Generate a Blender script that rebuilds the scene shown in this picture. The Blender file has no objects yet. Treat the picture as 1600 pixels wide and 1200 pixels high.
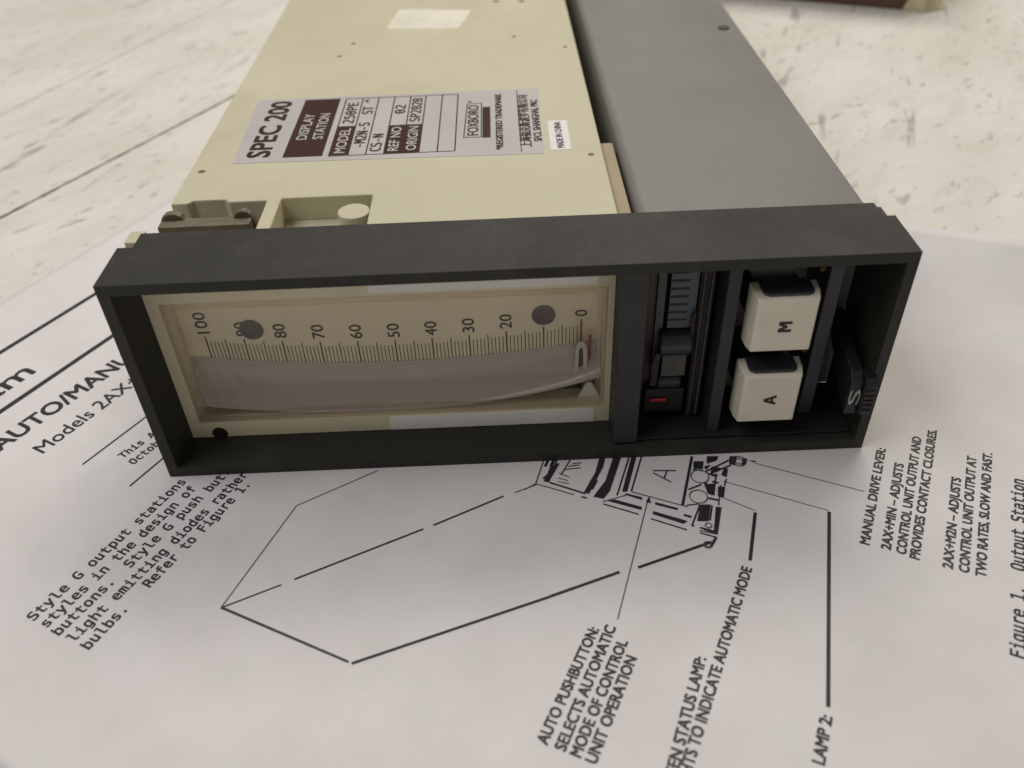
import bpy, bmesh, math, random, os
from mathutils import Vector, Matrix
random.seed(7)
S = bpy.context.scene
COL = S.collection

# ------------------------------------------------------------------ camera, world, lamps, exposure
cam_data = bpy.data.cameras.new('camera')
cam = bpy.data.objects.new('camera', cam_data)
COL.objects.link(cam)
R = ((0.9991145325, -0.0261152590, -0.0329870306),
     (-0.0420620671, -0.6380018509, -0.7688851805),
     (-0.0009661509, 0.7695918603, -0.6385353828))
cam.matrix_world = Matrix(((R[0][0], -R[1][0], -R[2][0], 0.076078),
                           (R[0][1], -R[1][1], -R[2][1], -0.134638),
                           (R[0][2], -R[1][2], -R[2][2], 0.134121),
                           (0, 0, 0, 1)))
cam_data.sensor_width = 36.0
cam_data.lens = 30.28
cam_data.clip_start = 0.005
cam_data.clip_end = 50.0
cam_data.dof.use_dof = True
cam_data.dof.focus_distance = 0.185
cam_data.dof.aperture_fstop = 16.0
S.camera = cam

world = bpy.data.worlds.new('World')
S.world = world
world.use_nodes = True
bg = world.node_tree.nodes['Background']
bg.inputs['Color'].default_value = (1.0, 0.94, 0.82, 1)
bg.inputs['Strength'].default_value = 0.20


def area_lamp(name, loc, target, sx, sy, power, color):
    d = bpy.data.lights.new(name, 'AREA')
    d.shape = 'RECTANGLE'
    d.size, d.size_y = sx, sy
    d.energy = power
    d.color = color
    o = bpy.data.objects.new(name, d)
    COL.objects.link(o)
    o.location = loc
    o.rotation_euler = (Vector(target) - Vector(loc)).to_track_quat('-Z', 'Y').to_euler()
    return o


area_lamp('ceiling_lamp', (-0.50, -0.06, 0.96), (0.0, 0.08, 0), 0.8, 0.5, 5.7, (0.97, 0.945, 1.0))
area_lamp('rear_lamp', (0.28, 0.66, 0.88), (0.12, 0.38, 0), 0.8, 0.4, 7.4, (1.0, 0.935, 0.84))

S.view_settings.view_transform = 'Standard'
S.view_settings.look = 'None'
S.view_settings.exposure = -0.04
S.view_settings.gamma = 1.0
S.view_settings.use_curve_mapping = False
S.cycles.use_denoising = True
S.cycles.use_adaptive_sampling = False
S.cycles.max_bounces = 10
S.cycles.transparent_max_bounces = 12
S.cycles.caustics_reflective = False
S.cycles.caustics_refractive = False

# ------------------------------------------------------------------ materials


def mat(name, color, rough=0.5, var=0.0, vscale=60.0, bump=0.0, bscale=900.0, metal=0.0, spec=0.5,
        dirt=None, dirt_amt=0.0, dirt_scale=40.0, coat=0.0):
    m = bpy.data.materials.new(name)
    m.use_nodes = True
    nt = m.node_tree
    N, L = nt.nodes, nt.links
    b = N['Principled BSDF']
    b.inputs['Roughness'].default_value = rough
    b.inputs['Metallic'].default_value = metal
    b.inputs['Specular IOR Level'].default_value = spec
    b.inputs['Coat Weight'].default_value = coat
    tc = N.new('ShaderNodeTexCoord')
    c = (color[0], color[1], color[2], 1)
    nz = N.new('ShaderNodeTexNoise')
    nz.inputs['Scale'].default_value = vscale
    nz.inputs['Detail'].default_value = 5
    L.new(tc.outputs['Object'], nz.inputs['Vector'])
    rmp = N.new('ShaderNodeMapRange')
    rmp.inputs['From Min'].default_value = 0.3
    rmp.inputs['From Max'].default_value = 0.7
    rmp.inputs['To Min'].default_value = 1 - var
    rmp.inputs['To Max'].default_value = 1 + var
    L.new(nz.outputs['Fac'], rmp.inputs['Value'])
    mul = N.new('ShaderNodeVectorMath')
    mul.operation = 'SCALE'
    mul.inputs[0].default_value = color
    L.new(rmp.outputs['Result'], mul.inputs['Scale'])
    out = mul.outputs['Vector']
    if dirt:
        n2 = N.new('ShaderNodeTexNoise')
        n2.inputs['Scale'].default_value = dirt_scale
        n2.inputs['Detail'].default_value = 8
        n2.inputs['Roughness'].default_value = 0.65
        L.new(tc.outputs['Object'], n2.inputs['Vector'])
        r2 = N.new('ShaderNodeMapRange')
        r2.inputs['From Min'].default_value = 0.52
        r2.inputs['From Max'].default_value = 0.78
        r2.inputs['To Max'].default_value = dirt_amt
        L.new(n2.outputs['Fac'], r2.inputs['Value'])
        mx = N.new('ShaderNodeMix')
        mx.data_type = 'RGBA'
        L.new(r2.outputs['Result'], mx.inputs['Factor'])
        L.new(out, mx.inputs['A'])
        mx.inputs['B'].default_value = (dirt[0], dirt[1], dirt[2], 1)
        out = mx.outputs['Result']
    L.new(out, b.inputs['Base Color'])
    nr = N.new('ShaderNodeTexNoise')
    nr.inputs['Scale'].default_value = 38
    nr.inputs['Detail'].default_value = 7
    nr.inputs['Roughness'].default_value = 0.7
    L.new(tc.outputs['Object'], nr.inputs['Vector'])
    rr = N.new('ShaderNodeMapRange')
    rr.inputs['From Min'].default_value = 0.3
    rr.inputs['From Max'].default_value = 0.7
    rr.inputs['To Min'].default_value = max(0.05, rough - 0.10)
    rr.inputs['To Max'].default_value = min(1.0, rough + 0.12)
    L.new(nr.outputs['Fac'], rr.inputs['Value'])
    L.new(rr.outputs['Result'], b.inputs['Roughness'])
    if bump > 0:
        n3 = N.new('ShaderNodeTexNoise')
        n3.inputs['Scale'].default_value = bscale
        n3.inputs['Detail'].default_value = 3
        L.new(tc.outputs['Object'], n3.inputs['Vector'])
        bp = N.new('ShaderNodeBump')
        bp.inputs['Strength'].default_value = bump
        bp.inputs['Distance'].default_value = 0.0004
        L.new(n3.outputs['Fac'], bp.inputs['Height'])
        L.new(bp.outputs['Normal'], b.inputs['Normal'])
    return m


M_BEZEL = mat('charcoal_plastic', (0.026, 0.025, 0.0205), 0.6, 0.10, 90, 0.25, 1800, spec=0.35, dirt=(0.075, 0.07, 0.06), dirt_amt=0.45, dirt_scale=75)
M_BLACK = mat('black_plastic', (0.012, 0.012, 0.013), 0.5, 0.15, 120, 0.15, 1500)
M_DIVIDER = mat('dark_grey_plastic', (0.023, 0.023, 0.025), 0.5, 0.1, 120, 0.15, 1500)
M_CREAM = mat('cream_plastic', (0.54, 0.512, 0.366), 0.48, 0.06, 14, 0.12, 1500, dirt=(0.38, 0.31, 0.19), dirt_amt=0.40, dirt_scale=17)
M_PANEL = mat('cream_panel_plastic', (0.70, 0.645, 0.47), 0.5, 0.04, 60, 0.08, 1500)
M_SCALE = mat('cream_scale_card', (0.80, 0.74, 0.55), 0.6, 0.05, 50)
M_GREY = mat('grey_paint', (0.195, 0.190, 0.175), 0.5, 0.03, 40, 0.06, 1200, dirt=(0.14, 0.135, 0.125), dirt_amt=0.45, dirt_scale=22)
M_PLATE = mat('silver_label_film', (0.47, 0.45, 0.44), 0.42, 0.03, 40)
M_WHITE = mat('white_label_paper', (0.82, 0.81, 0.78), 0.55, 0.03, 60)
M_STICKER = mat('white_sticker', (0.74, 0.72, 0.70), 0.5, 0.03, 60)
M_RESIDUE = mat('pale_sticker_residue', (0.72, 0.69, 0.58), 0.6, 0.06, 70, dirt=(0.5, 0.47, 0.36), dirt_amt=0.8, dirt_scale=60)
M_BROWN = mat('dark_brown_print', (0.046, 0.018, 0.014), 0.6, 0.1, 200, spec=0.15)
M_INK = mat('black_ink', (0.018, 0.015, 0.020), 0.6, 0.25, 900)
M_INKFINE = mat('grey_ink', (0.075, 0.068, 0.075), 0.6, 0.3, 900)
M_SCALEINK = mat('scale_ink', (0.055, 0.048, 0.036), 0.6, 0.2, 300)
M_KEY = mat('ivory_key_plastic', (0.71, 0.675, 0.56), 0.35, 0.025, 120, 0.05, 1500, dirt=(0.47, 0.41, 0.29), dirt_amt=0.25, dirt_scale=110)
M_INSERT = mat('smoked_lens_plastic', (0.030, 0.032, 0.042), 0.28, 0.1, 120)
M_RIVET = mat('grey_rivet', (0.155, 0.135, 0.125), 0.4, 0.2, 400)
M_BRASS = mat('brass', (0.09, 0.06, 0.018), 0.4, 0.2, 300, metal=0.8)
M_STEEL = mat('tarnished_spring_steel', (0.17, 0.145, 0.10), 0.5, 0.25, 160, 0.2, 700, metal=0.3, dirt=(0.08, 0.045, 0.03), dirt_amt=0.8, dirt_scale=90)
M_HOLE = mat('brown_recess', (0.16, 0.11, 0.055), 0.7, 0.1, 200)
M_SCREWD = mat('rusty_screw', (0.07, 0.045, 0.035), 0.6, 0.2, 300)
M_DRUM = mat('mauve_grey_plastic', (0.60, 0.525, 0.50), 0.14, 0.03, 60, spec=0.8)
M_RED = mat('red_plastic', (0.50, 0.035, 0.025), 0.4, 0.1, 200)
M_DULLRED = mat('dull_red_pointer', (0.22, 0.03, 0.025), 0.5, 0.1, 200)
M_PINK = mat('pale_pointer_plastic', (0.60, 0.57, 0.47), 0.4, 0.05, 200)
M_BLUEW = mat('pale_blue_scale_card', (0.095, 0.11, 0.135), 0.5, 0.15, 150)
M_GREYCARD = mat('grey_scale_card', (0.085, 0.082, 0.078), 0.5, 0.15, 150)
M_MAROON = mat('dark_maroon_film', (0.045, 0.016, 0.013), 0.35, 0.2, 150)
M_CARD = mat('brown_cardboard', (0.10, 0.055, 0.035), 0.75, 0.2, 60, 0.3, 500)
M_CARDEDGE = mat('dark_maroon_cardboard', (0.055, 0.018, 0.020), 0.7, 0.2, 60, 0.2, 500)
M_TORN = mat('torn_pale_cardboard', (0.55, 0.50, 0.34), 0.85, 0.2, 200, 0.5, 400)
M_WLETTER = mat('white_letter_paint', (0.42, 0.42, 0.40), 0.5, 0.1, 300)


def clear_material():
    m = bpy.data.materials.new('clear_acrylic')
    m.use_nodes = True
    nt = m.node_tree
    N, L = nt.nodes, nt.links
    N.remove(N['Principled BSDF'])
    tr = N.new('ShaderNodeBsdfTransparent')
    tr.inputs['Color'].default_value = (0.99, 0.98, 0.97, 1)
    gl = N.new('ShaderNodeBsdfGlossy')
    gl.inputs['Roughness'].default_value = 0.04
    fr = N.new('ShaderNodeFresnel')
    fr.inputs['IOR'].default_value = 1.47
    ge = N.new('ShaderNodeNewGeometry')
    outer = N.new('ShaderNodeMath')
    outer.operation = 'SUBTRACT'
    outer.inputs[0].default_value = 1.0
    L.new(ge.outputs['Backfacing'], outer.inputs[1])
    ml = N.new('ShaderNodeMath')
    ml.operation = 'MULTIPLY'
    L.new(fr.outputs['Fac'], ml.inputs[0])
    L.new(outer.outputs['Value'], ml.inputs[1])
    mx = N.new('ShaderNodeMixShader')
    L.new(ml.outputs['Value'], mx.inputs['Fac'])
    L.new(tr.outputs['BSDF'], mx.inputs[1])
    L.new(gl.outputs['BSDF'], mx.inputs[2])
    L.new(mx.outputs['Shader'], N['Material Output'].inputs['Surface'])
    return m


def rim_material():
    m = bpy.data.materials.new('clear_acrylic_rim')
    m.use_nodes = True
    nt = m.node_tree
    N, L = nt.nodes, nt.links
    b = N['Principled BSDF']
    b.inputs['Base Color'].default_value = (0.66, 0.60, 0.50, 1)
    b.inputs['Specular IOR Level'].default_value = 1.0
    b.inputs['Roughness'].default_value = 0.10
    tr = N.new('ShaderNodeBsdfTransparent')
    tr.inputs['Color'].default_value = (0.97, 0.95, 0.92, 1)
    mx = N.new('ShaderNodeMixShader')
    mx.inputs['Fac'].default_value = 0.14
    L.new(tr.outputs['BSDF'], mx.inputs[1])
    L.new(b.outputs['BSDF'], mx.inputs[2])
    L.new(mx.outputs['Shader'], N['Material Output'].inputs['Surface'])
    return m




def see_through(m, amount):
    """Let `amount` of the light straight through an existing plastic."""
    nt = m.node_tree
    tr = nt.nodes.new('ShaderNodeBsdfTransparent')
    mx = nt.nodes.new('ShaderNodeMixShader')
    mx.inputs['Fac'].default_value = 1.0 - amount
    nt.links.new(tr.outputs['BSDF'], mx.inputs[1])
    nt.links.new(nt.nodes['Principled BSDF'].outputs['BSDF'], mx.inputs[2])
    nt.links.new(mx.outputs['Shader'], nt.nodes['Material Output'].inputs['Surface'])


see_through(M_DRUM, 0.30)
see_through(M_RIVET, 0.42)
M_CLEAR = clear_material()
M_RIM = rim_material()


def paper_material():
    m = bpy.data.materials.new('office_paper')
    m.use_nodes = True
    nt = m.node_tree
    N, L = nt.nodes, nt.links
    b = N['Principled BSDF']
    b.inputs['Roughness'].default_value = 0.8
    b.inputs['Specular IOR Level'].default_value = 0.25
    tc = N.new('ShaderNodeTexCoord')
    n = N.new('ShaderNodeTexNoise')
    n.inputs['Scale'].default_value = 45
    n.inputs['Detail'].default_value = 6
    L.new(tc.outputs['Object'], n.inputs['Vector'])
    cr = N.new('ShaderNodeValToRGB')
    cr.color_ramp.elements[0].position = 0.35
    cr.color_ramp.elements[0].color = (0.655, 0.63, 0.62, 1)
    cr.color_ramp.elements[1].position = 0.65
    cr.color_ramp.elements[1].color = (0.70, 0.68, 0.672, 1)
    L.new(n.outputs['Fac'], cr.inputs['Fac'])
    n5 = N.new('ShaderNodeTexNoise')
    n5.inputs['Scale'].default_value = 130
    n5.inputs['Detail'].default_value = 4
    L.new(tc.outputs['Object'], n5.inputs['Vector'])
    r5 = N.new('ShaderNodeMapRange')
    r5.inputs['From Min'].default_value = 0.5
    r5.inputs['From Max'].default_value = 0.75
    r5.inputs['To Max'].default_value = 0.25
    L.new(n5.outputs['Fac'], r5.inputs['Value'])
    mx5 = N.new('ShaderNodeMix')
    mx5.data_type = 'RGBA'
    L.new(r5.outputs['Result'], mx5.inputs['Factor'])
    L.new(cr.outputs['Color'], mx5.inputs['A'])
    mx5.inputs['B'].default_value = (0.57, 0.575, 0.545, 1)
    L.new(mx5.outputs['Result'], b.inputs['Base Color'])
    n2 = N.new('ShaderNodeTexNoise')
    n2.inputs['Scale'].default_value = 25
    n2.inputs['Detail'].default_value = 3
    L.new(tc.outputs['Object'], n2.inputs['Vector'])
    bp = N.new('ShaderNodeBump')
    bp.inputs['Strength'].default_value = 0.05
    bp.inputs['Distance'].default_value = 0.002
    L.new(n2.outputs['Fac'], bp.inputs['Height'])
    L.new(bp.outputs['Normal'], b.inputs['Normal'])
    return m


M_PAPER = paper_material()


def floor_material():
    """Worn off-white vinyl tile: mottled base, streaks and flecks that run mostly one way, two seams."""
    m = bpy.data.materials.new('speckled_vinyl_tile')
    m.use_nodes = True
    nt = m.node_tree
    N, L = nt.nodes, nt.links
    b = N['Principled BSDF']
    b.inputs['Roughness'].default_value = 0.42
    tc = N.new('ShaderNodeTexCoord')

    def noise(scale, rot, stretch, detail=6, rough=0.6, dist=0.0):
        mp = N.new('ShaderNodeMapping')
        mp.inputs['Rotation'].default_value = (0, 0, math.radians(-rot))
        mp2 = N.new('ShaderNodeMapping')
        mp2.inputs['Scale'].default_value = (1.0 / stretch, 1, 1)
        L.new(tc.outputs['Object'], mp.inputs['Vector'])
        L.new(mp.outputs['Vector'], mp2.inputs['Vector'])
        n = N.new('ShaderNodeTexNoise')
        n.inputs['Scale'].default_value = scale
        n.inputs['Detail'].default_value = detail
        n.inputs['Roughness'].default_value = rough
        n.inputs['Distortion'].default_value = dist
        L.new(mp2.outputs['Vector'], n.inputs['Vector'])
        return n.outputs['Fac']

    def rng(v, a, c, lo=0.0, hi=1.0):
        r = N.new('ShaderNodeMapRange')
        r.inputs['From Min'].default_value = a
        r.inputs['From Max'].default_value = c
        r.inputs['To Min'].default_value = lo
        r.inputs['To Max'].default_value = hi
        L.new(v, r.inputs['Value'])
        return r.outputs['Result']

    def math_(op, a, c):
        n = N.new('ShaderNodeMath')
        n.operation = op
        for i, v in enumerate((a, c)):
            if isinstance(v, (int, float)):
                n.inputs[i].default_value = v
            else:
                L.new(v, n.inputs[i])
        return n.outputs['Value']

    def mix(f, a, c):
        n = N.new('ShaderNodeMix')
        n.data_type = 'RGBA'
        L.new(f, n.inputs['Factor'])
        for k, v in (('A', a), ('B', c)):
            if isinstance(v, tuple):
                n.inputs[k].default_value = v
            else:
                L.new(v, n.inputs[k])
        return n.outputs['Result']

    col = mix(rng(noise(22, 50, 2.5), 0.35, 0.65), (0.655, 0.625, 0.56, 1), (0.75, 0.73, 0.68, 1))
    col = mix(rng(noise(95, 45, 3.0, 8, 0.75), 0.50, 0.72, 0, 0.4), col, (0.50, 0.44, 0.37, 1))
    col = mix(rng(noise(60, 65, 4.0, 5, 0.6), 0.60, 0.72, 0, 0.5), col, (0.80, 0.78, 0.73, 1))
    f1 = math_('MULTIPLY', rng(noise(200, 42, 2.6, 4, 0.6, 0.5), 0.61, 0.68), rng(noise(18, 0, 1), 0.40, 0.55))
    col = mix(math_('MULTIPLY', f1, 0.6), col, (0.24, 0.215, 0.19, 1))
    f2 = rng(noise(260, 55, 2.2, 3, 0.6, 0.4), 0.62, 0.70, 0, 0.55)
    col = mix(f2, col, (0.30, 0.275, 0.26, 1))
    f3 = math_('MULTIPLY', rng(noise(170, 70, 9.0, 3, 0.5, 0.6), 0.61, 0.67), rng(noise(30, 0, 1), 0.46, 0.56))
    col = mix(math_('MULTIPLY', f3, 0.6), col, (0.22, 0.20, 0.185, 1))
    # seams: |n.P - c| small, in metres
    for (ax, ay, bx, by, hw, amt) in ((-0.0912, 0.1244, -0.0351, 0.2260, 0.00065, 1.0),
                                      (-0.1038, 0.2788, -0.0746, 0.3512, 0.00045, 0.5)):
        dx, dy = bx - ax, by - ay
        ln = math.hypot(dx, dy)
        nx, ny = dy / ln, -dx / ln
        dot = N.new('ShaderNodeVectorMath')
        dot.operation = 'DOT_PRODUCT'
        dot.inputs[1].default_value = (nx, ny, 0)
        L.new(tc.outputs['Object'], dot.inputs[0])
        d = math_('ABSOLUTE', math_('SUBTRACT', dot.outputs['Value'], nx * ax + ny * ay), 0)
        w = math_('ADD', rng(noise(150, 0, 1, 3), 0.3, 0.7, hw * 0.5, hw * 1.6), 0)
        f = rng(math_('DIVIDE', d, w), 0.7, 1.3, amt, 0)
        col = mix(f, col, (0.09, 0.075, 0.06, 1))
    L.new(col, b.inputs['Base Color'])
    bp = N.new('ShaderNodeBump')
    bp.inputs['Strength'].default_value = 0.15
    bp.inputs['Distance'].default_value = 0.001
    L.new(noise(130, 50, 2.5), bp.inputs['Height'])
    L.new(bp.outputs['Normal'], b.inputs['Normal'])
    return m


M_FLOOR = floor_material()

# ------------------------------------------------------------------ mesh helpers (millimetres in, metres out)
MM = 0.001


class MB:
    def __init__(self):
        self.bm = bmesh.new()

    def faces(self, verts, faces):
        vs = [self.bm.verts.new((v[0] * MM, v[1] * MM, v[2] * MM)) for v in verts]
        for f in faces:
            try:
                self.bm.faces.new([vs[i] for i in f])
            except ValueError:
                pass
        return vs

    def box(self, x0, x1, y0, y1, z0, z1):
        v = [(x0, y0, z0), (x1, y0, z0), (x1, y1, z0), (x0, y1, z0), (x0, y0, z1), (x1, y0, z1), (x1, y1, z1), (x0, y1, z1)]
        self.faces(v, [(0, 3, 2, 1), (4, 5, 6, 7), (0, 1, 5, 4), (1, 2, 6, 5), (2, 3, 7, 6), (3, 0, 4, 7)])
        return self

    def prism(self, pts, a, b, axis='z'):
        """Extrude a polygon: axis z takes (x,y), axis y takes (x,z), axis x takes (y,z)."""
        n = len(pts)

        def mk(p, h):
            return (p[0], p[1], h) if axis == 'z' else ((p[0], h, p[1]) if axis == 'y' else (h, p[0], p[1]))
        v = [mk(p, a) for p in pts] + [mk(p, b) for p in pts]
        f = [tuple(range(n))[::-1], tuple(range(n, 2 * n))] + [(i, (i + 1) % n, n + (i + 1) % n, n + i) for i in range(n)]
        self.faces(v, f)
        return self

    def cyl(self, cx, cy, r, a, b, axis='z', n=32, a0=0.0, a1=360.0):
        full = abs(a1 - a0) >= 360
        k = n if full else n + 1
        pts = [(cx + r * math.cos(math.radians(a0 + (a1 - a0) * i / n)), cy + r * math.sin(math.radians(a0 + (a1 - a0) * i / n))) for i in range(k)]
        return self.prism(pts, a, b, axis)

    def rings(self, rects, close=True):
        """Skin of rectangular rings (x0,x1,z0,z1,y) joined in order."""
        v = []
        for (x0, x1, z0, z1, y) in rects:
            v += [(x0, y, z0), (x1, y, z0), (x1, y, z1), (x0, y, z1)]
        n = len(rects)
        f = []
        for i in range(n if close else n - 1):
            j = (i + 1) % n
            for k in range(4):
                l = (k + 1) % 4
                f.append((i * 4 + k, i * 4 + l, j * 4 + l, j * 4 + k))
        self.faces(v, f)
        return self

    def grid(self, rows):
        m = len(rows[0])
        v = [p for r in rows for p in r]
        f = [(i * m + j, i * m + j + 1, (i + 1) * m + j + 1, (i + 1) * m + j) for i in range(len(rows) - 1) for j in range(m - 1)]
        self.faces(v, f)
        return self


def build(name, mb, material, parent=None, bevel=0.0, seg=2, smooth=False, label=None, recalc=True):
    if recalc:
        bmesh.ops.recalc_face_normals(mb.bm, faces=mb.bm.faces)
    me = bpy.data.meshes.new(name)
    mb.bm.to_mesh(me)
    mb.bm.free()
    me.materials.append(material)
    if smooth:
        for p in me.polygons:
            p.use_smooth = True
    o = bpy.data.objects.new(name, me)
    COL.objects.link(o)
    if parent is not None:
        o.parent = parent
        o.matrix_parent_inverse = world_of(parent).inverted()
    if bevel > 0:
        b = o.modifiers.new('bevel', 'BEVEL')
        b.width = bevel * MM
        b.segments = seg
        b.limit_method = 'ANGLE'
        b.angle_limit = math.radians(35)
    if label:
        o['label'] = label
    return o


def world_of(o):
    return Matrix.Translation(o.location) if o.parent is None else Matrix.Identity(4)


def tag(o, label, cat, group=None):
    o['label'] = label
    o['category'] = cat
    if group:
        o['group'] = group


# ------------------------------------------------------------------ lettering
def font_path(fn):
    try:
        p = os.path.join(bpy.utils.system_resource('DATAFILES', path='fonts'), fn)
        return p if os.path.exists(p) else None
    except Exception:
        return None


_mono = font_path('DejaVuSansMono.woff2')
try:
    MONO = bpy.data.fonts.load(_mono) if _mono else None
except Exception:
    MONO = None


def glyphs(s, font=None, offset=0.0):
    cu = bpy.data.curves.new('lettering', 'FONT')
    cu.body = s
    cu.size = 1.0
    cu.offset = offset
    cu.resolution_u = 3
    if font:
        cu.font = font
    ob = bpy.data.objects.new('lettering', cu)
    COL.objects.link(ob)
    dg = bpy.context.evaluated_depsgraph_get()
    ev = ob.evaluated_get(dg)
    me = ev.to_mesh()
    vs = [(v.co.x, v.co.y) for v in me.vertices]
    fs = [tuple(p.vertices) for p in me.polygons]
    ev.to_mesh_clear()
    bpy.data.objects.remove(ob)
    bpy.data.curves.remove(cu)
    return vs, fs


_caps = {}


def cap_height(font):
    k = font.name if font else ''
    if k not in _caps:
        vs, _ = glyphs('H', font)
        _caps[k] = max(v[1] for v in vs)
    return _caps[k]


def put_text(mb, s, org, ux, uy, width=None, height=2.0, font=None, offset=0.0, i0=0, i1=None, bold=0.0):
    """Lay a line of lettering in the plane org + ux*x + uy*y (mm); characters i0..i1 span `width`."""
    vs, fs = glyphs(s, font, offset)
    if not vs:
        return
    x_start = min(v[0] for v in vs)
    if i0:
        pre, _ = glyphs(s[:i0].rstrip(), font, offset)
        one, _ = glyphs(s[:i0 + 1], font, offset)
        last, _ = glyphs(s[i0], font, offset)
        x_start = max(v[0] for v in one) - (max(v[0] for v in last) - min(v[0] for v in last))
    if i1 is None or i1 >= len(s):
        x_end = max(v[0] for v in vs)
    else:
        part, _ = glyphs(s[:i1], font, offset)
        x_end = max(v[0] for v in part)
    sy = height / cap_height(font)
    sx = width / (x_end - x_start) if width else sy
    nrm = Vector(ux).cross(Vector(uy))
    for k, (da, dc) in enumerate(((0, 0), (bold, 0), (0, bold), (bold, bold)) if bold else ((0, 0),)):
        out = []
        for (x, y) in vs:
            a, c = (x - x_start) * sx + da, y * sy + dc
            out.append(tuple(org[q] + ux[q] * a + uy[q] * c + nrm[q] * 0.004 * k for q in range(3)))
        mb.faces(out, fs)

# ---- lettering and line work of the page, in mm on the page plane: (group, text, from char, at, to char, at, cap height)
TEXT = [
    ('h', 'Diagram', 6, (-49.42, 32.77), 7, (-45.45, 39.62), 6.4) ,
    ('h', 'AUTO/MANUAL', 0, (-42.0, 10.41), 8, (-23.89, 39.47), 4.7) ,
    ('m', 'Models 2AX+', 0, (-31.59, 9.16), 10, (-18.22, 32.04), 3.9) ,
    ('n', 'This Addendum', 0, (-12.5, 6.37), 4, (-9.04, 11.17), 2.0) ,
    ('n', 'October', 0, (-9.38, 4.25), 4, (-6.13, 9.3), 2.0) ,
    ('b', 'Style G output stations', 0, (-15.33, -36.62), 23, (4.01, -1.94), 2.2) ,
    ('b', 'styles in the design of', 0, (-12.2, -38.17), 23, (6.83, -4.2), 2.2) ,
    ('b', 'buttons.  Style G push buttons', 0, (-9.27, -40.1), 25, (11.57, -2.57), 2.2) ,
    ('b', 'light emitting diodes rather', 0, (-5.94, -41.61), 26, (15.55, -3.56), 2.2) ,
    ('b', 'bulbs.   Refer to Figure 1.', 0, (-2.63, -43.37), 27, (18.26, -3.91), 2.2) ,
    ('c', 'AUTO PUSHBUTTON:', 0, (79.17, -64.99), 15, (89.56, -44.21), 1.9) ,
    ('c', 'SELECTS AUTOMATIC', 0, (82.05, -66.19), 17, (92.92, -43.44), 1.9) ,
    ('c', 'MODE OF CONTROL', 0, (84.43, -67.34), 15, (94.67, -46.52), 1.9) ,
    ('c', 'UNIT OPERATION', 0, (86.79, -68.46), 14, (95.81, -49.86), 1.9) ,
    ('c', 'GREEN STATUS LAMP:', 6, (101.32, -65.95), 17, (107.65, -50.92), 1.9) ,
    ('c', 'LIGHTS TO INDICATE AUTOMATIC MODE', 7, (103.54, -66.37), 33, (120.4, -31.57), 1.9) ,
    ('c', 'LAMP 2:', 0, (122.51, -70.16), 6, (125.98, -62.77), 1.9) ,
    ('c', 'MANUAL DRIVE LEVER:', 0, (144.4, -27.11), 18, (156.85, -1.34), 1.75) ,
    ('c', '2AX+MIN – ADJUSTS', 0, (148.04, -28.57), 17, (159.18, -5.74), 1.75) ,
    ('c', 'CONTROL UNIT OUTPUT AND', 0, (150.55, -29.8), 23, (166.06, 2.17), 1.75) ,
    ('c', 'PROVIDES CONTACT CLOSURES.', 0, (152.62, -31.15), 25, (170.13, 3.79), 1.75) ,
    ('c', '2AX+M2N – ADJUSTS', 0, (157.95, -33.68), 17, (169.41, -10.57), 1.75) ,
    ('c', 'CONTROL UNIT OUTPUT AT', 0, (160.6, -34.76), 22, (175.27, -4.62), 1.75) ,
    ('c', 'TWO RATES, SLOW AND FAST.', 0, (163.24, -35.94), 24, (178.93, -4.05), 1.75) ,
    ('f', 'Figure 1.  Output Station', 0, (162.34, -53.13), 25, (182.1, -11.86), 2.4) ,
]
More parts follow.
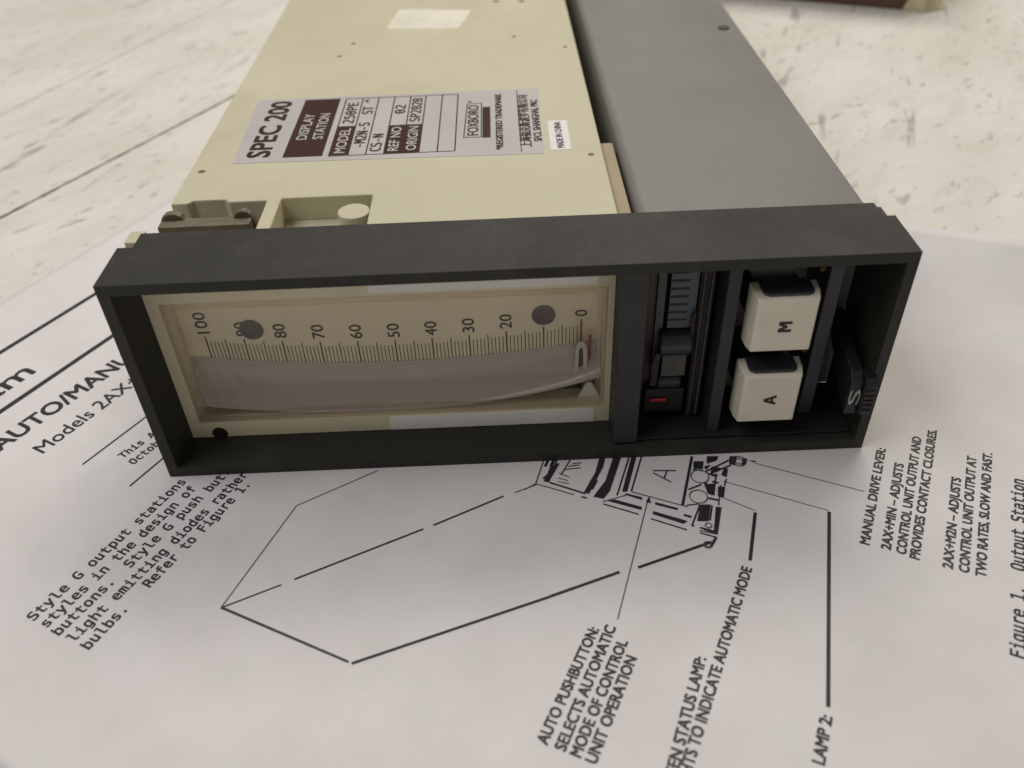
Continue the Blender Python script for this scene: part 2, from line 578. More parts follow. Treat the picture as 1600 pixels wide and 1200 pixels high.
LINES = [((-62.39, 42.33), (-37.73, 83.54), 1.5), ((-51.59, 18.57), (-20.93, 70.89), 1.5), ((-21.13, 5.05), (-4.91, 31.09), 0.45), ((-8.21, -2.39), (4.34, 19.13), 0.45), ((19.42, -35.33), (29.47, -10.14), 0.22), ((29.47, -10.14), (45.68, -0.79), 0.22), ((19.42, -35.33), (29.96, -30.55), 0.3), ((32.26, -29.39), (56.64, -18.03), 0.38), ((58.62, -17.16), (73.12, -9.91), 0.38), ((75.52, -9.05), (80.19, -7.0), 0.25), ((19.42, -35.33), (44.97, -48.09), 0.3), ((19.81, -35.25), (45.06, -47.92), 0.2), ((45.58, -48.37), (81.44, -35.91), 0.5), ((81.45, -35.86), (95.03, -30.91), 0.55), ((98.72, -30.03), (114.06, -24.51), 0.55), ((93.38, -41.55), (103.12, -12.81), 0.2), ((120.47, -29.46), (124.41, -17.36), 0.6), ((126.06, -60.29), (139.31, -18.01), 0.6), ((117.88, -12.38), (124.54, -16.84), 0.15), ((119.83, -8.26), (139.35, -17.67), 0.15), ((127.82, -3.37), (148.18, -12.84), 0.12), ((77.67, -8.3), (80.04, -6.76), 0.25), ((80.04, -6.76), (82.5, 1.41), 0.25), ((80.19, -6.77), (87.91, -10.34), 0.25), ((82.98, -6.5), (90.35, -10.19), 0.4), ((78.15, 4.42), (78.18, 4.37), 0.01), ((85.13, 0.35), (83.24, -4.81), 0.3), ((82.32, -1.71), (83.61, 1.35), 0.5), ((96.93, -11.06), (100.98, 0.31), 0.3), ((100.09, -10.0), (103.66, 0.15), 0.3), ((93.81, -13.31), (100.7, -16.55), 0.3), ((103.01, -17.85), (109.74, -21.19), 0.3), ((100.06, -10.21), (111.01, -15.08), 0.22), ((110.06, -14.55), (114.62, -0.51), 0.5), ((112.18, -22.07), (115.21, -23.43), 0.3), ((112.28, -21.52), (115.66, -22.64), 0.25), ((112.24, -25.39), (113.57, -25.82), 0.25), ((113.57, -25.82), (115.22, -23.35), 0.5), ((93.72, -12.7), (98.73, -11.16), 0.2), ((85.32, -3.85), (87.39, -5.27), 0.2), ((84.91, -5.34), (87.01, -6.23), 0.2), ((84.84, -6.4), (87.25, -7.17), 0.2)]
POLYS = [[(90.08, -9.84), (91.1, -10.31), (94.98, -2.45), (95.79, 0.62), (94.52, 0.69), (93.09, -4.09)], [(91.92, -11.18), (93.96, -11.91), (95.56, -9.74), (99.25, 0.41), (97.52, 0.52), (94.98, -6.77)], [(98.1, -10.09), (99.16, -10.16), (102.56, 0.22), (101.46, 0.28)], [(98.45, -10.94), (98.94, -10.68), (102.09, -11.96), (101.84, -12.64)], [(94.79, -12.56), (96.33, -12.25), (101.62, -14.63), (101.39, -15.41)], [(104.57, -13.44), (108.94, -15.36), (108.78, -15.9), (104.47, -14.11)], [(103.75, -15.86), (110.3, -18.94), (109.31, -19.58), (103.57, -16.71)], [(109.92, -16.99), (111.36, -17.65), (111.03, -18.14), (109.69, -17.44)], [(112.18, -19.05), (113.77, -14.64), (115.83, -14.75), (114.49, -19.17)], [(115.05, -21.67), (116.73, -15.4), (117.87, -15.66), (115.56, -22.82), (113.03, -21.37), (112.61, -20.59)], [(115.62, -9.02), (117.78, -8.94), (116.95, -12.19), (115.84, -11.72)], [(118.36, -9.8), (119.84, -9.97), (118.86, -13.12), (117.8, -12.45)], [(114.64, -2.07), (116.82, -2.2), (116.19, -4.57), (114.23, -4.24)], [(118.52, -0.74), (120.39, -0.85), (119.65, -2.14), (118.12, -2.72)], [(120.89, -4.42), (121.61, -4.68), (120.75, -7.21), (119.73, -6.51)], [(122.73, -0.99), (124.29, -1.08), (123.38, -3.69), (122.2, -3.4)], [(117.62, -5.95), (119.06, -6.47), (118.62, -7.08), (117.49, -6.59)], [(81.76, -6.22), (82.83, -6.5), (85.52, -1.01), (84.57, -0.95)], [(102.63, -13.41), (103.53, -11.76), (103.68, -13.63)], [(126.61, -2.56), (127.98, -2.73), (127.84, -3.29)], [(89.52, -10.96), (90.55, -11.31), (90.51, -11.75), (89.34, -11.28)]]
RINGS = [((115.16, -6.67), (117.05, -6.78)), ((113.75, -12.42), (115.59, -12.52)), ((114.26, -20.31), (114.89, -20.34)), ((113.12, -25.25), (113.91, -25.3))]
BIG_A = [(105.5, -4.38), (110.43, -4.67), (105.4, -5.03), (108.78, -8.0), (108.39, -4.77), (107.43, -6.86)]
LINES_FINE_DETAIL = [((116.68, -5.25), (122.49, -2.09), 0.35), ((117.12, -6.14), (122.46, -3.63), 0.35), ((116.68, -5.25), (117.12, -6.14), 0.3), ((116.08, -14.96), (114.82, -19.0), 0.3), ((113.58, -14.82), (110.95, -20.12), 0.3), ((110.78, -14.67), (113.36, -14.41), 0.25), ((112.04, -10.27), (115.02, -8.99), 0.35), ((114.04, -4.45), (116.11, -5.0), 0.3), ((117.45, -8.29), (118.72, -8.78), 0.45), ((115.75, -12.94), (117.7, -13.65), 0.45), ((117.97, -8.74), (116.95, -12.19), 0.3), ((119.04, -9.43), (117.4, -15.04), 0.22), ((118.84, -6.03), (118.06, -8.32), 0.3), ((120.65, -7.63), (119.75, -9.68), 0.25), ((83.58, -1.78), (84.88, 1.27), 0.6), ((82.41, -5.62), (83.92, -1.36), 0.5), ((85.59, -4.52), (88.52, 1.05), 0.22), ((86.64, -2.84), (90.11, -2.6), 0.2), ((87.33, -2.0), (89.87, -1.71), 0.2), ((88.34, -1.18), (90.4, -1.08), 0.2), ((91.82, -9.11), (93.16, -6.46), 0.4), ((91.16, -8.03), (92.06, -8.29), 0.4), ((91.74, -6.8), (93.2, -6.03), 0.35), ((93.36, -4.54), (94.42, -3.3), 0.35), ((110.95, -20.12), (111.35, -20.34), 0.4), ((112.43, -20.77), (115.49, -22.07), 0.35)]
RINGS +=  [((124.49, -2.65), (125.94, -2.74)), ((124.49, -2.65), (125.33, -2.7))]
POLYS +=  [[(123.2, -1.69), (124.03, -1.51), (123.18, -3.9), (122.72, -3.56)], [(125.43, -1.6), (126.41, -2.1), (125.54, -3.82), (124.69, -4.12)], [(115.55, -8.6), (116.26, -8.43), (116.65, -12.18), (115.97, -11.81)], [(117.9, -0.7), (118.68, -0.75), (117.92, -2.93), (117.38, -2.81)], [(116.67, -3.73), (118.14, -3.38), (117.02, -4.62), (116.65, -4.6)], [(118.21, -3.82), (120.12, -4.37), (119.43, -5.41), (117.64, -5.87)], [(113.33, -14.61), (114.17, -14.86), (113.81, -15.63), (112.84, -16.36)], [(81.5, -5.35), (82.71, -5.85), (84.15, -2.69), (82.49, -4.34)]]

# ------------------------------------------------------------------ the floor
mb = MB()
mb.faces([(-1600, -900, -0.16), (1800, -900, -0.16), (1800, 2200, -0.16), (-1600, 2200, -0.16)], [(0, 1, 2, 3)])
floor = build('floor', mb, M_FLOOR)
floor['kind'] = 'structure'

# ------------------------------------------------------------------ the printed page under the instrument
DU, DV = (0.4772, 0.8788), (0.8788, -0.4772)      # reading direction, down the page


def page_height(u, v):
    if u < 95:
        return 0.0
    t = min(1, max(0, (v - 100) / 22.0))
    return (13.0 + 0.06 * (v - 130)) * ((u - 95) / 58.0) ** 2 * t * t * (3 - 2 * t)


mb = MB()
rows = []
NU, NV = 90, 110
for j in range(NV + 1):
    v = -95.2 + (184 + 95.2) * j / NV
    r = []
    for i in range(NU + 1):
        u = -62.0 + (153 + 62.0) * i / NU
        r.append((u * DU[0] + v * DV[0], u * DU[1] + v * DV[1], page_height(u, v)))
    rows.append(r)
mb.grid(rows)
page = build('printed_page', mb, M_PAPER, smooth=True)
for p in page.data.polygons:
    if p.normal.z < 0:
        page.data.flip_normals()
        break
sol = page.modifiers.new('thickness', 'SOLIDIFY')
sol.thickness = 0.1 * MM
sol.offset = -1
tag(page, 'white printed manual page with text and a line drawing lying under the instrument', 'paper')

ZP = 0.05
groups = {k: MB() for k in 'hmbcnf'}
for (g, s, i0, a, i1, b, h) in TEXT:
    d = Vector((b[0] - a[0], b[1] - a[1], 0))
    w = d.length
    d.normalize()
    up = Vector((-d.y, d.x, 0))
    if g in 'bnf':
        fnt, bold = MONO, 0.15
    else:
        fnt, bold = None, {'h': 0.30, 'm': 0.10, 'c': 0.17}[g]
    put_text(groups[g], s, (a[0], a[1], ZP), d, up, w, h, fnt, 0.0, i0, i1, bold)
heading = groups['h']
tmp = bpy.data.meshes.new('tmp')
groups['m'].bm.to_mesh(tmp)
heading.bm.from_mesh(tmp)
groups['m'].bm.free()


def bar(mb, a, b, w, z):
    d = Vector((b[0] - a[0], b[1] - a[1]))
    if d.length < 0.02:
        return
    d.normalize()
    n = Vector((-d.y, d.x)) * (w / 2)
    mb.faces([(a[0] - n.x, a[1] - n.y, z), (b[0] - n.x, b[1] - n.y, z), (b[0] + n.x, b[1] + n.y, z), (a[0] + n.x, a[1] + n.y, z)], [(0, 1, 2, 3)])


for (a, b, w) in LINES[:4]:
    bar(heading, a, b, w, ZP + 0.01)
build('heading_print', heading, M_INK, page, recalc=False)
build('body_print', groups['b'], M_INK, page, recalc=False)
build('notice_print', groups['n'], M_INK, page, recalc=False)
build('caption_print', groups['f'], M_INK, page, recalc=False)
build('callout_print', groups['c'], M_INK, page, recalc=False)
mbold, mfine, mlead = MB(), MB(), MB()
z = ZP
for (a, b, w) in LINES[4:]:
    z += 0.0015
    far = math.hypot(a[0] - b[0], a[1] - b[1]) > 6.5
    bar(mbold if w >= 0.3 else (mlead if far else mfine), a, b, max(w * 1.15, 0.18), z)
for (a, b, w) in LINES_FINE_DETAIL:
    z += 0.0015
    bar(mbold, a, b, w * 1.15, z)
for pl in POLYS:
    z += 0.0015
    n = len(pl)
    mbold.faces([(p[0], p[1], z) for p in pl], [tuple(range(n))])
for (c0, e) in RINGS:
    r = math.hypot(e[0] - c0[0], e[1] - c0[1])
    pts = [(c0[0] + r * math.cos(2 * math.pi * k / 28) * 1.0, c0[1] + r * math.sin(2 * math.pi * k / 28)) for k in range(29)]
    z += 0.0015
    for k in range(28):
        bar(mfine, pts[k], pts[k + 1], 0.22, z)
for k in (0, 2, 4):
    z += 0.0015
    bar(mbold, BIG_A[k], BIG_A[k + 1], 0.28, z)
build('line_drawing', mbold, M_INK, page, recalc=False)
build('leader_lines', mlead, M_INKFINE, page, recalc=False)
build('fine_line_drawing', mfine, M_INKFINE, page, recalc=False)

# ------------------------------------------------------------------ the panel instrument
unit = bpy.data.objects.new('display_station', None)
COL.objects.link(unit)
unit.location = (0.076, 0.10, 0.0)
unit.empty_display_size = 0.02
tag(unit, 'panel display station with black bezel, cream case and grey chassis lying on the printed page', 'instrument')

# --- bezel: a deep open frame with a thinner rear collar
mb = MB()
mb.rings([(0, 152, 0.1, 49.7, 0), (2.3, 149.9, 2.6, 47.4, 0), (3.6, 149.4, 3.1, 46.9, 9.4), (3.6, 149.4, 3.1, 46.9, 19.1),
          (3.0, 149.7, 1.6, 49.68, 19.1), (3.0, 149.7, 1.6, 49.68, 13.7), (0, 152, 0.1, 49.7, 13.7)])
bezel = build('bezel', mb, M_BEZEL, unit, bevel=0.32, seg=3)
mb = MB().box(149.75, 151.3, 13.75, 19.0, 24, 48.9)
build('mounting_lug', mb, M_BLACK, unit, bevel=0.3)

# --- cream module case (top view outline with the open bays at its front)
mb = MB()
mb.prism([(2.6, 38), (6.4, 38), (7.2, 39.3), (14.4, 39.3), (15.4, 38), (23.8, 38), (23.8, 19.3), (26.9, 19.3), (26.9, 38.7),
          (47, 38.7), (47, 19.3), (99.5, 19.3), (99.5, 330), (2.6, 330)], 3, 46.2)
case = build('module_case', mb, M_CREAM, unit, bevel=0.35)
mb = MB().box(27.0, 46.9, 19.4, 38.6, 3.2, 40.6)
build('bay_floor', mb, M_CREAM, case)
mb = MB().box(4.0, 23.7, 19.4, 37.9, 3.2, 33)
mb.box(-1.8, 1.4, 20.4, 25.2, 38, 47.0)
mb.box(1.4, 4.0, 20.4, 25.2, 30, 44.0)
build('bay_ledge', mb, M_CREAM, case, bevel=0.3)
mb = MB().cyl(43.6, 31.6, 3.45, 40.7, 46.15)
build('boss', mb, M_CREAM, case, bevel=0.3)
mb = MB().box(99.6, 102.7, 19.4, 63.0, 3.2, 44.9)
build('side_rail', mb, mat('beige_rail_plastic', (0.33, 0.27, 0.17), 0.55, 0.05, 60), case, bevel=0.3)

# shallow moulded pin marks in the top of the case
for (x, y, r) in ((5.6, 53.7, 0.85), (96.6, 54.1, 0.75), (31.0, 140.0, 0.8), (28.1, 128.9, 0.7), (81.0, 140.2, 0.7), (96.0, 128.8, 0.7),
                  (75.8, 177.9, 1.1), (84.6, 176.7, 1.1)):
    mb = MB().cyl(x, y, r, 46.18, 46.24, n=20)
    build('pin_mark', mb, M_HOLE, case)

# --- nameplate
plate_z = 46.28
mb = MB().prism([(12.0, 57.2), (85.6, 55.6), (86.2, 96.4), (10.4, 96.4)], 46.1, plate_z)
plate = build('nameplate', mb, M_PLATE, unit)


def plate_text(mb, s, xbase, y0, y1, h, font=None, off=0.0, z=plate_z + 0.05):
    put_text(mb, s, (xbase, y0, z), (0, 1, 0), (-1, 0, 0), y1 - y0, h, font, 0.0, bold=0.05 + 1.6 * off * h)


dark, light = MB(), MB()
plate_text(dark, 'SPEC 200', 20.1, 59.8, 94.2, 5.2, None, 0.042)
zq = plate_z + 0.03


def rect(mb, x0, x1, y0, y1, z=zq):
    mb.faces([(x0, y0, z), (x1, y0, z), (x1, y1, z), (x0, y1, z)], [(0, 1, 2, 3)])


blocks = MB()
rect(blocks, 23.4, 32.9, 59.2, 95.0)
rect(blocks, 34.5, 39.0, 59.3, 76.3)
rect(blocks, 47.6, 51.8, 59.0, 75.7)
rect(blocks, 51.8, 55.9, 59.0, 75.7)
rect(blocks, 71.2, 73.2, 65.8, 85.0)
for x in (34.5, 39.05, 43.3, 47.6, 51.9, 56.0, 60.4, 64.6):
    rect(blocks, x - 0.16, x + 0.16, 59.0, 94.6, zq + 0.012)
rect(blocks, 34.5, 64.6, 58.8, 59.1, zq + 0.02)
rect(blocks, 34.5, 64.6, 94.4, 94.7, zq + 0.02)
rect(blocks, 80.35, 80.55, 57.0, 95.9, zq + 0.02)
for (a, b) in (((66.6, 66.4), (67.2, 87.4)), ((67.2, 87.4), (70.9, 87.6)), ((66.6, 66.4), (70.9, 66.2)), ((70.9, 66.2), (70.9, 87.6))):
    bar(blocks, a, b, 0.26, zq + 0.03)
zt = zq + 0.06
plate_text(light, 'DISPLAY', 27.6, 69.0, 84.8, 2.5, None, 0.01, zt)
plate_text(light, 'STATION', 31.6, 69.0, 84.8, 2.5, None, 0.01, zt)
plate_text(light, 'MODEL', 38.1, 60.3, 74.6, 2.5, None, 0.01, zt)
plate_text(light, 'REF NO', 50.9, 60.3, 74.2, 2.4, None, 0.01, zt)
plate_text(light, 'ORIGIN', 55.2, 60.3, 74.2, 2.4, None, 0.01, zt)
plate_text(dark, '250PE', 38.2, 78.0, 91.5, 2.7, MONO, 0.008, zt)
plate_text(dark, '-M2N-S  ST ^', 42.5, 63.5, 93.5, 2.7, MONO, 0.008, zt)
plate_text(dark, 'CS-N', 46.7, 60.6, 70.5, 2.6, MONO, 0.008, zt)
plate_text(dark, '02', 51.0, 83.0, 88.5, 2.6, MONO, 0.008, zt)
plate_text(dark, 'SP2B2B', 55.2, 77.5, 92.8, 2.6, MONO, 0.008, zt)
plate_text(dark, 'FOXBORO', 70.2, 67.4, 86.2, 2.7, None, 0.0, zt)
plate_text(dark, '*', 69.0, 88.2, 89.2, 1.6, None, 0.0, zt)
plate_text(dark, '*REGISTERED TRADEMARK', 76.2, 58.6, 93.4, 1.6, None, 0.02, zt)
plate_text(dark, '上海福克斯波罗有限公司', 82.9, 59.5, 91.8, 2.2, None, 0.006, zt)
plate_text(dark, 'SFCL SHANGHAI, PRC', 85.6, 62.4, 88.4, 1.8, None, 0.006, zt)
build('plate_blocks', blocks, M_BROWN, plate, recalc=False)
build('plate_lettering', dark, M_BROWN, plate, recalc=False)
build('plate_reversed_lettering', light, M_PLATE, plate, recalc=False)

mb = MB().prism([(87.4, 57.2), (92.3, 57.3), (92.4, 74.4), (87.6, 74.5)], 46.1, 46.27)
sticker = build('origin_sticker', mb, M_STICKER, unit)
mb = MB()
put_text(mb, 'MADE IN CHINA', (90.7, 58.2, 46.32), (0, 1, 0), (-1, 0, 0), 15.2, 1.6, None, 0.0, bold=0.07)
build('sticker_print', mb, M_INK, sticker, recalc=False)

random.seed(3)
pts = []
quad = [(40.4, 152.6), (63.2, 150.0), (67.8, 169.2), (42.4, 173.0)]
for k in range(4):
    a, b = quad[k], quad[(k + 1) % 4]
    for q in range(9):
        t = q / 9
        pts.append((a[0] + (b[0] - a[0]) * t + random.uniform(-.35, .35), a[1] + (b[1] - a[1]) * t + random.uniform(-.5, .5)))
mb = MB().prism(pts, 46.1, 46.26)
build('sticker_residue', mb, M_RESIDUE, unit)

# --- grey painted chassis beside the case
mb = MB()
prof = [(103.6, 3)]
for k in range(9):
    a = math.radians(180 - 90 * k / 8)
    prof.append((103.6 + 2.2 + 2.2 * math.cos(a), 46.0 - 2.2 + 2.2 * math.sin(a)))
for k in range(5):
    a = math.radians(90 - 90 * k / 4)
    prof.append((151.0 - 0.5 + 0.5 * math.cos(a), 46.0 - 0.5 + 0.5 * math.sin(a)))
prof.append((151.0, 3))
mb.prism(prof, 19.4, 330, 'y')
chassis = build('chassis', mb, M_GREY, unit, smooth=False)
for p in chassis.data.polygons:
    if 8 < p.area * 1e6 < 1e9 and abs(p.normal.y) < 0.5:
        p.use_smooth = True
try:
    chassis.data.set_sharp_from_angle(angle=math.radians(30))
except Exception:
    pass
mb = MB().cyl(146.2, 140.3, 1.75, 45.9, 46.5, n=24)
build('chassis_screw', mb, M_SCREWD, chassis, bevel=0.25)
mb = MB().box(99.7, 103.5, 63.2, 330, 3.2, 12)
build('gap_liner', mb, M_BLACK, chassis)

# --- spring clip behind the bezel
mb = MB()
prof = [(2.0, 40.0), (2.0, 44.8)]
for k in range(7):
    a = math.radians(170 - 150 * k / 6)
    prof.append((4.9 + 2.7 * math.cos(a), 45.0 + 2.5 * math.sin(a)))
prof += [(7.8, 45.6), (11, 45.3), (15, 45.4), (17.6, 45.7)]
for k in range(7):
    a = math.radians(165 - 150 * k / 6)
    prof.append((20.0 + 2.2 * math.cos(a), 45.1 + 2.4 * math.sin(a)))
prof += [(22.4, 44.4), (22.2, 40.0)]
mb.prism(prof, 31.0, 32.8, 'y')
mb.box(2.5, 21.9, 28.0, 30.95, 40.2, 46.0)
clip = build('spring_clip', mb, M_STEEL, unit, bevel=0.35)

# --- cream front panel with the meter opening
mb = MB()
X0, X1, Z0, Z1 = 3.65, 97.3, 3.15, 46.85
A0, A1, B0, B1 = 6.2, 96.0, 7.6, 39.2
mb.box(X0, X1, 9.0, 11.0, Z0, B0)
mb.box(X0, X1, 9.0, 11.0, B1, Z1)
mb.box(X0, A0, 9.0, 11.0, B0, B1)
mb.box(A1, X1, 9.0, 11.0, B0, B1)
panel = build('front_panel', mb, M_PANEL, unit)
mb = MB().prism([(48.2, 3.2), (94.0, 3.2), (94.0, 6.5), (93.5, 7.0), (48.7, 7.0), (48.2, 6.5)], 8.85, 8.99, 'y')
build('label_strip', mb, M_WHITE, panel)
mb = MB().prism([(48.2, 40.4), (48.7, 39.9), (93.4, 39.9), (93.9, 40.4), (93.9, 46.6), (48.2, 46.6)], 8.85, 8.99, 'y')
build('label_strip', mb, M_WHITE, panel)
for (x, zz) in ((9.9, 4.15), (10.6, 43.4)):
    mb = MB().cyl(x, zz, 1.75, 8.93, 9.0, 'y', 28)
    sc = build('screw_hole', mb, M_BLACK, panel)
    mb = MB().cyl(x + 0.35, zz + 0.25, 0.8, 8.86, 8.92, 'y', 20)
    build('screw_head', mb, M_BRASS, sc)

# --- meter pocket: side walls, floor, roof and back
mb = MB()
mb.box(4.6, A0, 11.05, 24, B0 - 1.6, B1 + 1.6)
mb.box(A1 - 0.4, A1 + 1.2, 11.05, 24, B0 - 1.6, B1 + 1.6)
mb.box(A0 + 0.05, A1 - 0.45, 11.05, 24, B0 - 1.6, B0)
mb.box(A0 + 0.05, A1 - 0.45, 11.05, 24, B1, B1 + 1.6)
mb.box(4.6, A1 + 1.2, 24.05, 25, B0 - 1.6, B1 + 1.6)
build('meter_housing', mb, M_PANEL, unit)

# --- scale card with its graduations, numerals and rivets
YS = 15.0
mb = MB().box(6.25, 95.5, YS, YS + 0.8, 12.5, B1 - 0.1)
scale = build('scale_card', mb, M_SCALE, unit)
XS0, XS1 = 10.9, 91.2


def arc_top(x):
    return 23.4 + 3.1 * ((x - 51) / 40.15) ** 2


mb = MB()
yt = YS - 0.06
for k in range(101):
    x = XS0 + (XS1 - XS0) * (100 - k) / 100
    zt_ = arc_top(x)
    zb = zt_ - 5.6
    if k % 10 == 0:
        w, h = 0.30, 0.25
    elif k % 5 == 0:
        w, h = 0.22, -0.15
    else:
        w, h = 0.17, -1.0
    mb.faces([(x - w / 2, yt, zb), (x + w / 2, yt, zb), (x + w / 2, yt, zt_ + h), (x - w / 2, yt, zt_ + h)], [(0, 1, 2, 3)])
build('graduations', mb, M_SCALEINK, scale, recalc=False)
mb = MB()
for k in range(0, 101, 10):
    x = XS0 + (XS1 - XS0) * (100 - k) / 100
    s = str(k)
    ln = {1: 1.6, 2: 3.6, 3: 5.4}[len(s)]
    put_text(mb, s, (x + 1.25, yt, arc_top(x) + 1.0 + (0.4 if len(s) == 1 else 0)), (0, 0, 1), (-1, 0, 0), ln, 2.5, None, 0.0, bold=0.07)
build('numerals', mb, M_SCALEINK, scale, recalc=False)
for x, zz in ((21.1, 28.0), (83.2, 28.6)):
    mb = MB().cyl(x, zz, 2.55, YS - 0.25, YS - 0.02, 'y', 36)
    build('rivet', mb, M_RIVET, scale, bevel=0.1)

# --- curved mauve drum cover below the scale
mb = MB()
rows = []
for j in range(13):
    t = j / 12
    r = []
    for i in range(61):
        x = 6.4 + (95.3 - 6.4) * i / 60
        s = (x - 47.0) / 43.0
        top = arc_top(x) - 5.4
        bot = 8.1 + 4.6 * abs(s) ** 2.2 + 1.0 * max(0, s) ** 2
        y = 15.0 - 0.12 - 4.4 * (0.06 * t + 0.94 * t ** 2.4)
        z_ = top + (bot - top) * t
        r.append((x, y, z_))
    rows.append(r)
rows.append([(p[0], p[1] - 0.25, p[2] - 0.12) for p in rows[-1]])
rows.append([(p[0], p[1] - 0.05, p[2] - 0.34) for p in rows[-1]])
rows.append([(p[0], p[1] + 0.4, p[2] - 0.25) for p in rows[-1]])
rows.append([(p[0], 15.2, p[2] - 0.6) for p in rows[-2]])
mb.grid(rows)
drum = build('drum_cover', mb, M_DRUM, unit, smooth=True)
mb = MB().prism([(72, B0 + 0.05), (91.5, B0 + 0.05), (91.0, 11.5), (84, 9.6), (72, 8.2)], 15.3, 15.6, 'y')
build('modelled_shadow_wedge', mb, M_BEZEL, drum)  # dark wedge put in for the shadowed gap under the drum
mb = MB().prism([(90.5, B0 + 0.06), (95.4, B0 + 0.06), (93.6, 12.0), (92.4, 12.0)], 11.8, 12.4, 'y')
build('drum_bracket', mb, M_WHITE, drum)

# --- pointer
mb = MB()
mb.prism([(89.7, 15.2), (90.5, 15.2), (90.6, 20.8), (91.2, 21.7), (91.5, 20.8), (91.7, 15.2), (92.5, 15.2), (92.3, 21.4), (91.7, 23.0), (90.5, 23.0), (89.9, 21.4)], 12.3, 12.7, 'y')
pointer = build('pointer', mb, M_PINK, unit)
mb = MB().box(90.5, 91.75, 12.8, 13.0, 15.2, 21.6)
build('pointer_window', mb, M_INSERT, pointer)
mb = MB().box(91.0, 91.3, 13.1, 13.3, 21.0, 28.3)
mb.box(92.8, 93.3, 13.2, 13.5, 17.5, 24.0)
build('pointer_needle', mb, M_DULLRED, pointer)

# --- clear window: pane and moulded rim
mb = MB().box(A0 + 0.3, A1 - 0.3, 9.35, 9.95, B0 + 0.3, B1 - 0.3)
window = build('window', mb, M_CLEAR, unit)
mb = MB()
mb.rings([(A0 + 0.05, A1 - 0.05, B0 + 0.05, B1 - 0.05, 8.75), (A0 + 1.5, A1 - 1.5, B0 + 1.3, B1 - 1.3, 8.75),
          (A0 + 2.0, A1 - 2.0, B0 + 1.8, B1 - 1.8, 9.3), (A0 + 2.0, A1 - 2.0, B0 + 1.8, B1 - 1.8, 10.6), (A0 + 0.05, A1 - 0.05, B0 + 0.05, B1 - 0.05, 10.6)])
build('window_rim', mb, M_RIM, window, bevel=0.3, seg=3)

# --- divider and the dark right-hand bay
mb = MB()
mb.box(97.4, 102.6, 1.3, 24, 3.15, 46.85)
build('divider', mb, M_DIVIDER, unit, bevel=0.3)
mb = MB().box(102.7, 149.35, 22, 24, 3.15, 46.85)
build('bay_back', mb, M_BLACK, unit)

# output meter: black surround, scale strips, roller and red lamp
mb = MB()
mb.box(102.7, 104.0, 8.0, 21.9, 3.2, 46.8)
mb.box(114.2, 117.2, 8.5, 21.9, 3.2, 46.8)
mb.box(104.05, 114.15, 14.0, 21.9, 3.2, 46.8)
meter = build('output_meter', mb, M_BLACK, unit, bevel=0.2)
mb = MB().box(104.2, 105.9, 10.6, 13.9, 10, 46.7)
build('side_strip', mb, M_MAROON, meter)
mb = MB().box(106.0, 107.6, 9.6, 13.9, 8, 46.7)
build('side_strip', mb, M_GREYCARD, meter)
mb = MB().box(108.4, 113.9, 9.0, 9.5, 28.2, 46.7)
strip = build('output_scale', mb, M_BLUEW, meter)
mb = MB()
for k in range(9):
    zz = 30.0 + k * 1.9
    mb.faces([(108.5, 8.93, zz), (112.2, 8.93, zz), (112.2, 8.93, zz + 0.5), (108.5, 8.93, zz + 0.5)], [(0, 1, 2, 3)])
build('scale_lines', mb, M_INK, strip, recalc=False)
mb = MB().cyl(9.4, 24.6, 3.2, 106.9, 113.6, 'x', 40)
build('roller', mb, M_INSERT, meter, bevel=0.5, smooth=False)
mb = MB().box(107.8, 112.8, 7.5, 8.0, 16.6, 22.6)
ind = build('output_index', mb, M_GREYCARD, meter)
mb = MB()
for k, (a, b) in enumerate(((21.1, 21.45), (19.6, 19.9), (18.2, 18.45))):
    mb.faces([(108.6, 7.44, a), (111.2, 7.44, a), (111.2, 7.44, b), (108.6, 7.44, b)], [(0, 1, 2, 3)])
build('index_lines', mb, M_INKFINE, ind, recalc=False)
mb = MB().box(104.8, 113.5, 8.4, 12, 5.5, 12.2)
blk = build('lamp_block', mb, M_BLACK, meter, bevel=0.4)
mb = MB().box(106.1, 109.6, 7.9, 8.3, 9.0, 9.9)
build('indicator_lamp', mb, M_RED, blk, bevel=0.15)

mb = MB().cyl(9.8, 13.9, 2.0, 107.4, 112.4, 'x', 32)
build('roller', mb, M_INSERT, meter, bevel=0.4)
for (x0, x1, ya, m_) in ((103.0, 103.5, 7.2, M_MAROON), (114.5, 115.0, 7.6, M_SCREWD), (116.2, 116.6, 7.8, M_GREYCARD)):
    mb = MB().box(x0, x1, ya, ya + 1.2, 5.0, 46.7)
    build('guide_rod', mb, m_, meter, bevel=0.15)
mb = MB().prism([(113.2, 24.0), (114.0, 24.0), (113.9, 33.5), (113.0, 31.0)], 7.9, 8.5, 'y')
mb.prism([(105.6, 15.0), (106.9, 15.5), (107.3, 22.5), (106.3, 23.5), (105.4, 20.0)], 7.0, 7.6, 'y')
build('index_arm', mb, M_BLACK, meter, bevel=0.15)

# floor of the right-hand bay, uprights, slot
mb = MB().box(102.7, 149.3, 2.2, 8.6, 3.15, 3.7)
build('bay_sill', mb, M_DIVIDER, unit)
mb = MB().box(118.0, 120.6, 3.0, 21.9, 3.75, 46.8)
build('upright', mb, M_DIVIDER, unit, bevel=0.25)
mb = MB().box(139.4, 142.4, 8.0, 21.9, 3.75, 46.8)
build('upright', mb, mat('slate_plastic', (0.040, 0.040, 0.050), 0.45, 0.1, 120), unit, bevel=0.25)
for (x, zz) in ((138.6, 40.6), (138.6, 20.3)):
    mb = MB().cyl(x, zz, 0.75, 9.6, 21.9, 'y', 20)
    build('brass_screw', mb, M_BRASS, unit, bevel=0.2)

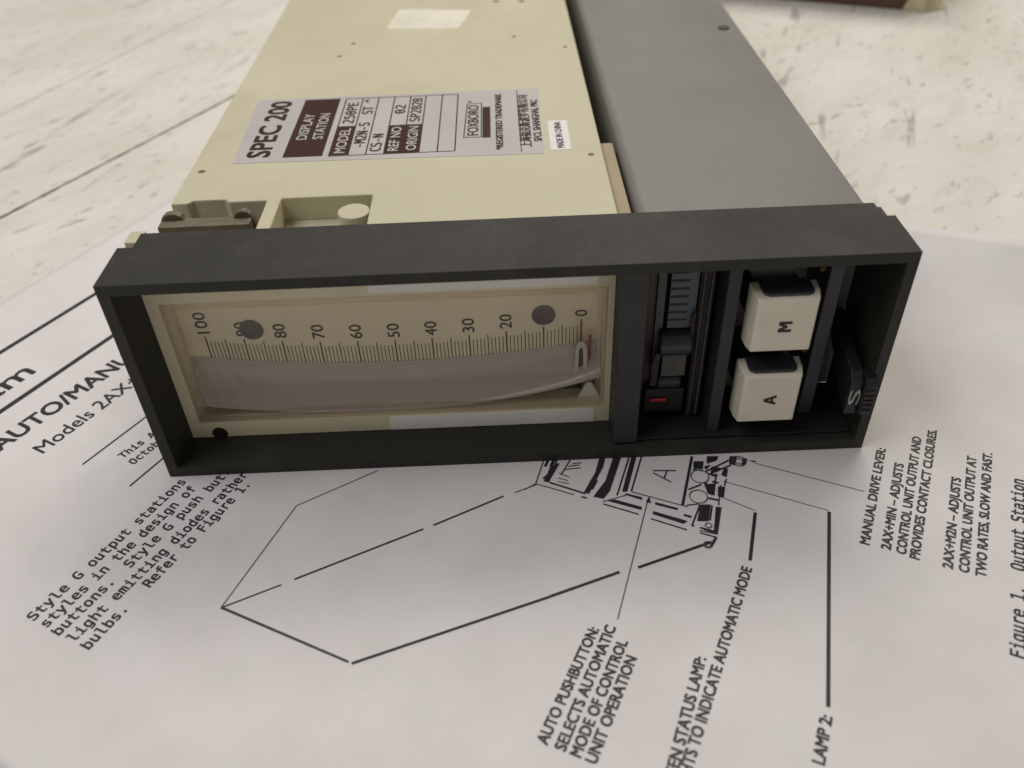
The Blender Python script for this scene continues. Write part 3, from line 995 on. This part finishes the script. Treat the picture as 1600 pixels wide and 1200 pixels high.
# --- the two push buttons
def key(zc, letter):
    k = MB()
    w, h = 6.2, 6.55
    # cap: flared skirt, flat face, sloping shoulders
    cx = 129.35
    k.rings([(cx - w + 0.7, cx + w - 0.7, zc - h + 0.5, zc + h - 0.9, -0.1), (cx - w + 0.25, cx + w - 0.25, zc - h + 0.2, zc + h - 0.35, 0.25),
             (cx - w - 0.15, cx + w + 0.15, zc - h - 0.1, zc + h + 0.1, 2.4), (cx - w - 0.3, cx + w + 0.3, zc - h - 0.2, zc + h + 0.2, 5.6)], close=False)
    bm = k.bm
    bm.verts.ensure_lookup_table()
    bm.faces.new([bm.verts[i] for i in (3, 2, 1, 0)])
    bm.faces.new([bm.verts[i] for i in (12, 13, 14, 15)])
    o = build('push_button', k, M_KEY, unit, bevel=0.45, seg=3, label='ivory push button lettered ' + letter)
    m = MB()
    put_text(m, letter, (cx + 1.35, -0.16, zc - 1.55), (0, 0, 1), (-1, 0, 0), 2.3, 2.35, MONO, 0.0, bold=0.22)
    build('button_letter', m, M_INK, o, recalc=False)
    # smoked lens let into the upper side
    m = MB()
    zt0 = zc + h - 0.35
    pts = []
    for (px, py) in ((cx - 4.9, 6.2), (cx - 4.9, 2.0), (cx - 4.5, 1.1), (cx - 3.6, 0.7), (cx + 3.9, 0.7), (cx + 4.8, 1.1), (cx + 5.2, 2.0), (cx + 5.2, 6.2)):
        pts.append((px, py))
    m.prism(pts, zt0 - 1.0, zt0 + 0.75)
    build('lamp_lens', m, M_INSERT, o, bevel=0.25)
    m = MB().box(cx - 4.5, cx + 4.5, 5.7, 21.9, zc - 4.8, zc + 4.8)
    build('button_stem', m, M_BLACK, o)
    return o


key(34.3, 'M')
key(15.5, 'A')

# --- manual lever in the slot
mb = MB()
mb.prism([(17, 26.0), (17, 22.5), (2.0, 12.0), (-0.6, 10.8), (-0.6, 19.6), (1.0, 21.2)], 145.4, 148.0, 'x')
lever = build('lever', mb, M_BLACK, unit, bevel=0.3)
mb = MB()
prof = [(2.5, 11.4), (-1.5, 11.4), (-1.9, 12.0)]
for k in range(5):
    z0 = 12.2 + k * 1.25
    prof += [(-2.1, z0), (-2.1, z0 + 0.75), (-1.7, z0 + 0.85), (-1.7, z0 + 1.15)]
prof += [(-1.9, 19.0), (-0.9, 20.8), (2.5, 20.8)]
mb.prism(prof, 148.05, 150.4, 'x')
build('lever_grip', mb, M_BLACK, lever, bevel=0.12)
mb = MB()
put_text(mb, 'S', (147.9, -0.68, 13.4), (0, 0, 1), (-1, 0, 0), 4.2, 2.2, None, 0.0)
build('lever_letter', mb, M_WLETTER, lever, recalc=False)

# ------------------------------------------------------------------ the cardboard box behind, only its lower edge in view
card_dir = Vector((0.907, -0.421, 0))
back = Vector((0.421, 0.907, 0))
corner = Vector((281.3, 296.1, 0))


def cp(a, b, z_):
    p = corner + card_dir * a + back * b
    return (p.x, p.y, z_)


mb = MB()
lo = [cp(-150, 0, 0), cp(-3, 0, 0), cp(0, 4, 0), cp(0, 110, 0), cp(-150, 110, 0)]
hi = [(p[0], p[1], 46) for p in lo]
n = len(lo)
mb.faces(lo + hi, [tuple(range(n))[::-1], tuple(range(n, 2 * n))] + [(i, (i + 1) % n, n + (i + 1) % n, n + i) for i in range(n)])
box = build('cardboard_box', mb, M_CARD, bevel=0.8)
tag(box, 'dark brown cardboard box with a torn pale corner standing behind on the floor', 'box')
mb = MB()
lo = [cp(-9, -0.6, 0), cp(1.5, -0.8, 0), cp(7, 3, 0), cp(12, 9, 0), cp(0.6, 13, 0), cp(0.4, 3.6, 0), cp(-3.2, -0.3, 0)]
hi = [cp(-6, -0.5, 8), cp(0, -0.6, 13), cp(2.5, 2, 10), cp(3, 8, 7), cp(0.5, 12, 9), cp(0.4, 3.6, 12), cp(-3.0, -0.3, 12)]
n = len(lo)
mb.faces(lo + hi, [tuple(range(n))[::-1], tuple(range(n, 2 * n))] + [(i, (i + 1) % n, n + (i + 1) % n, n + i) for i in range(n)])
build('torn_corner', mb, M_TORN, box, bevel=0.4)
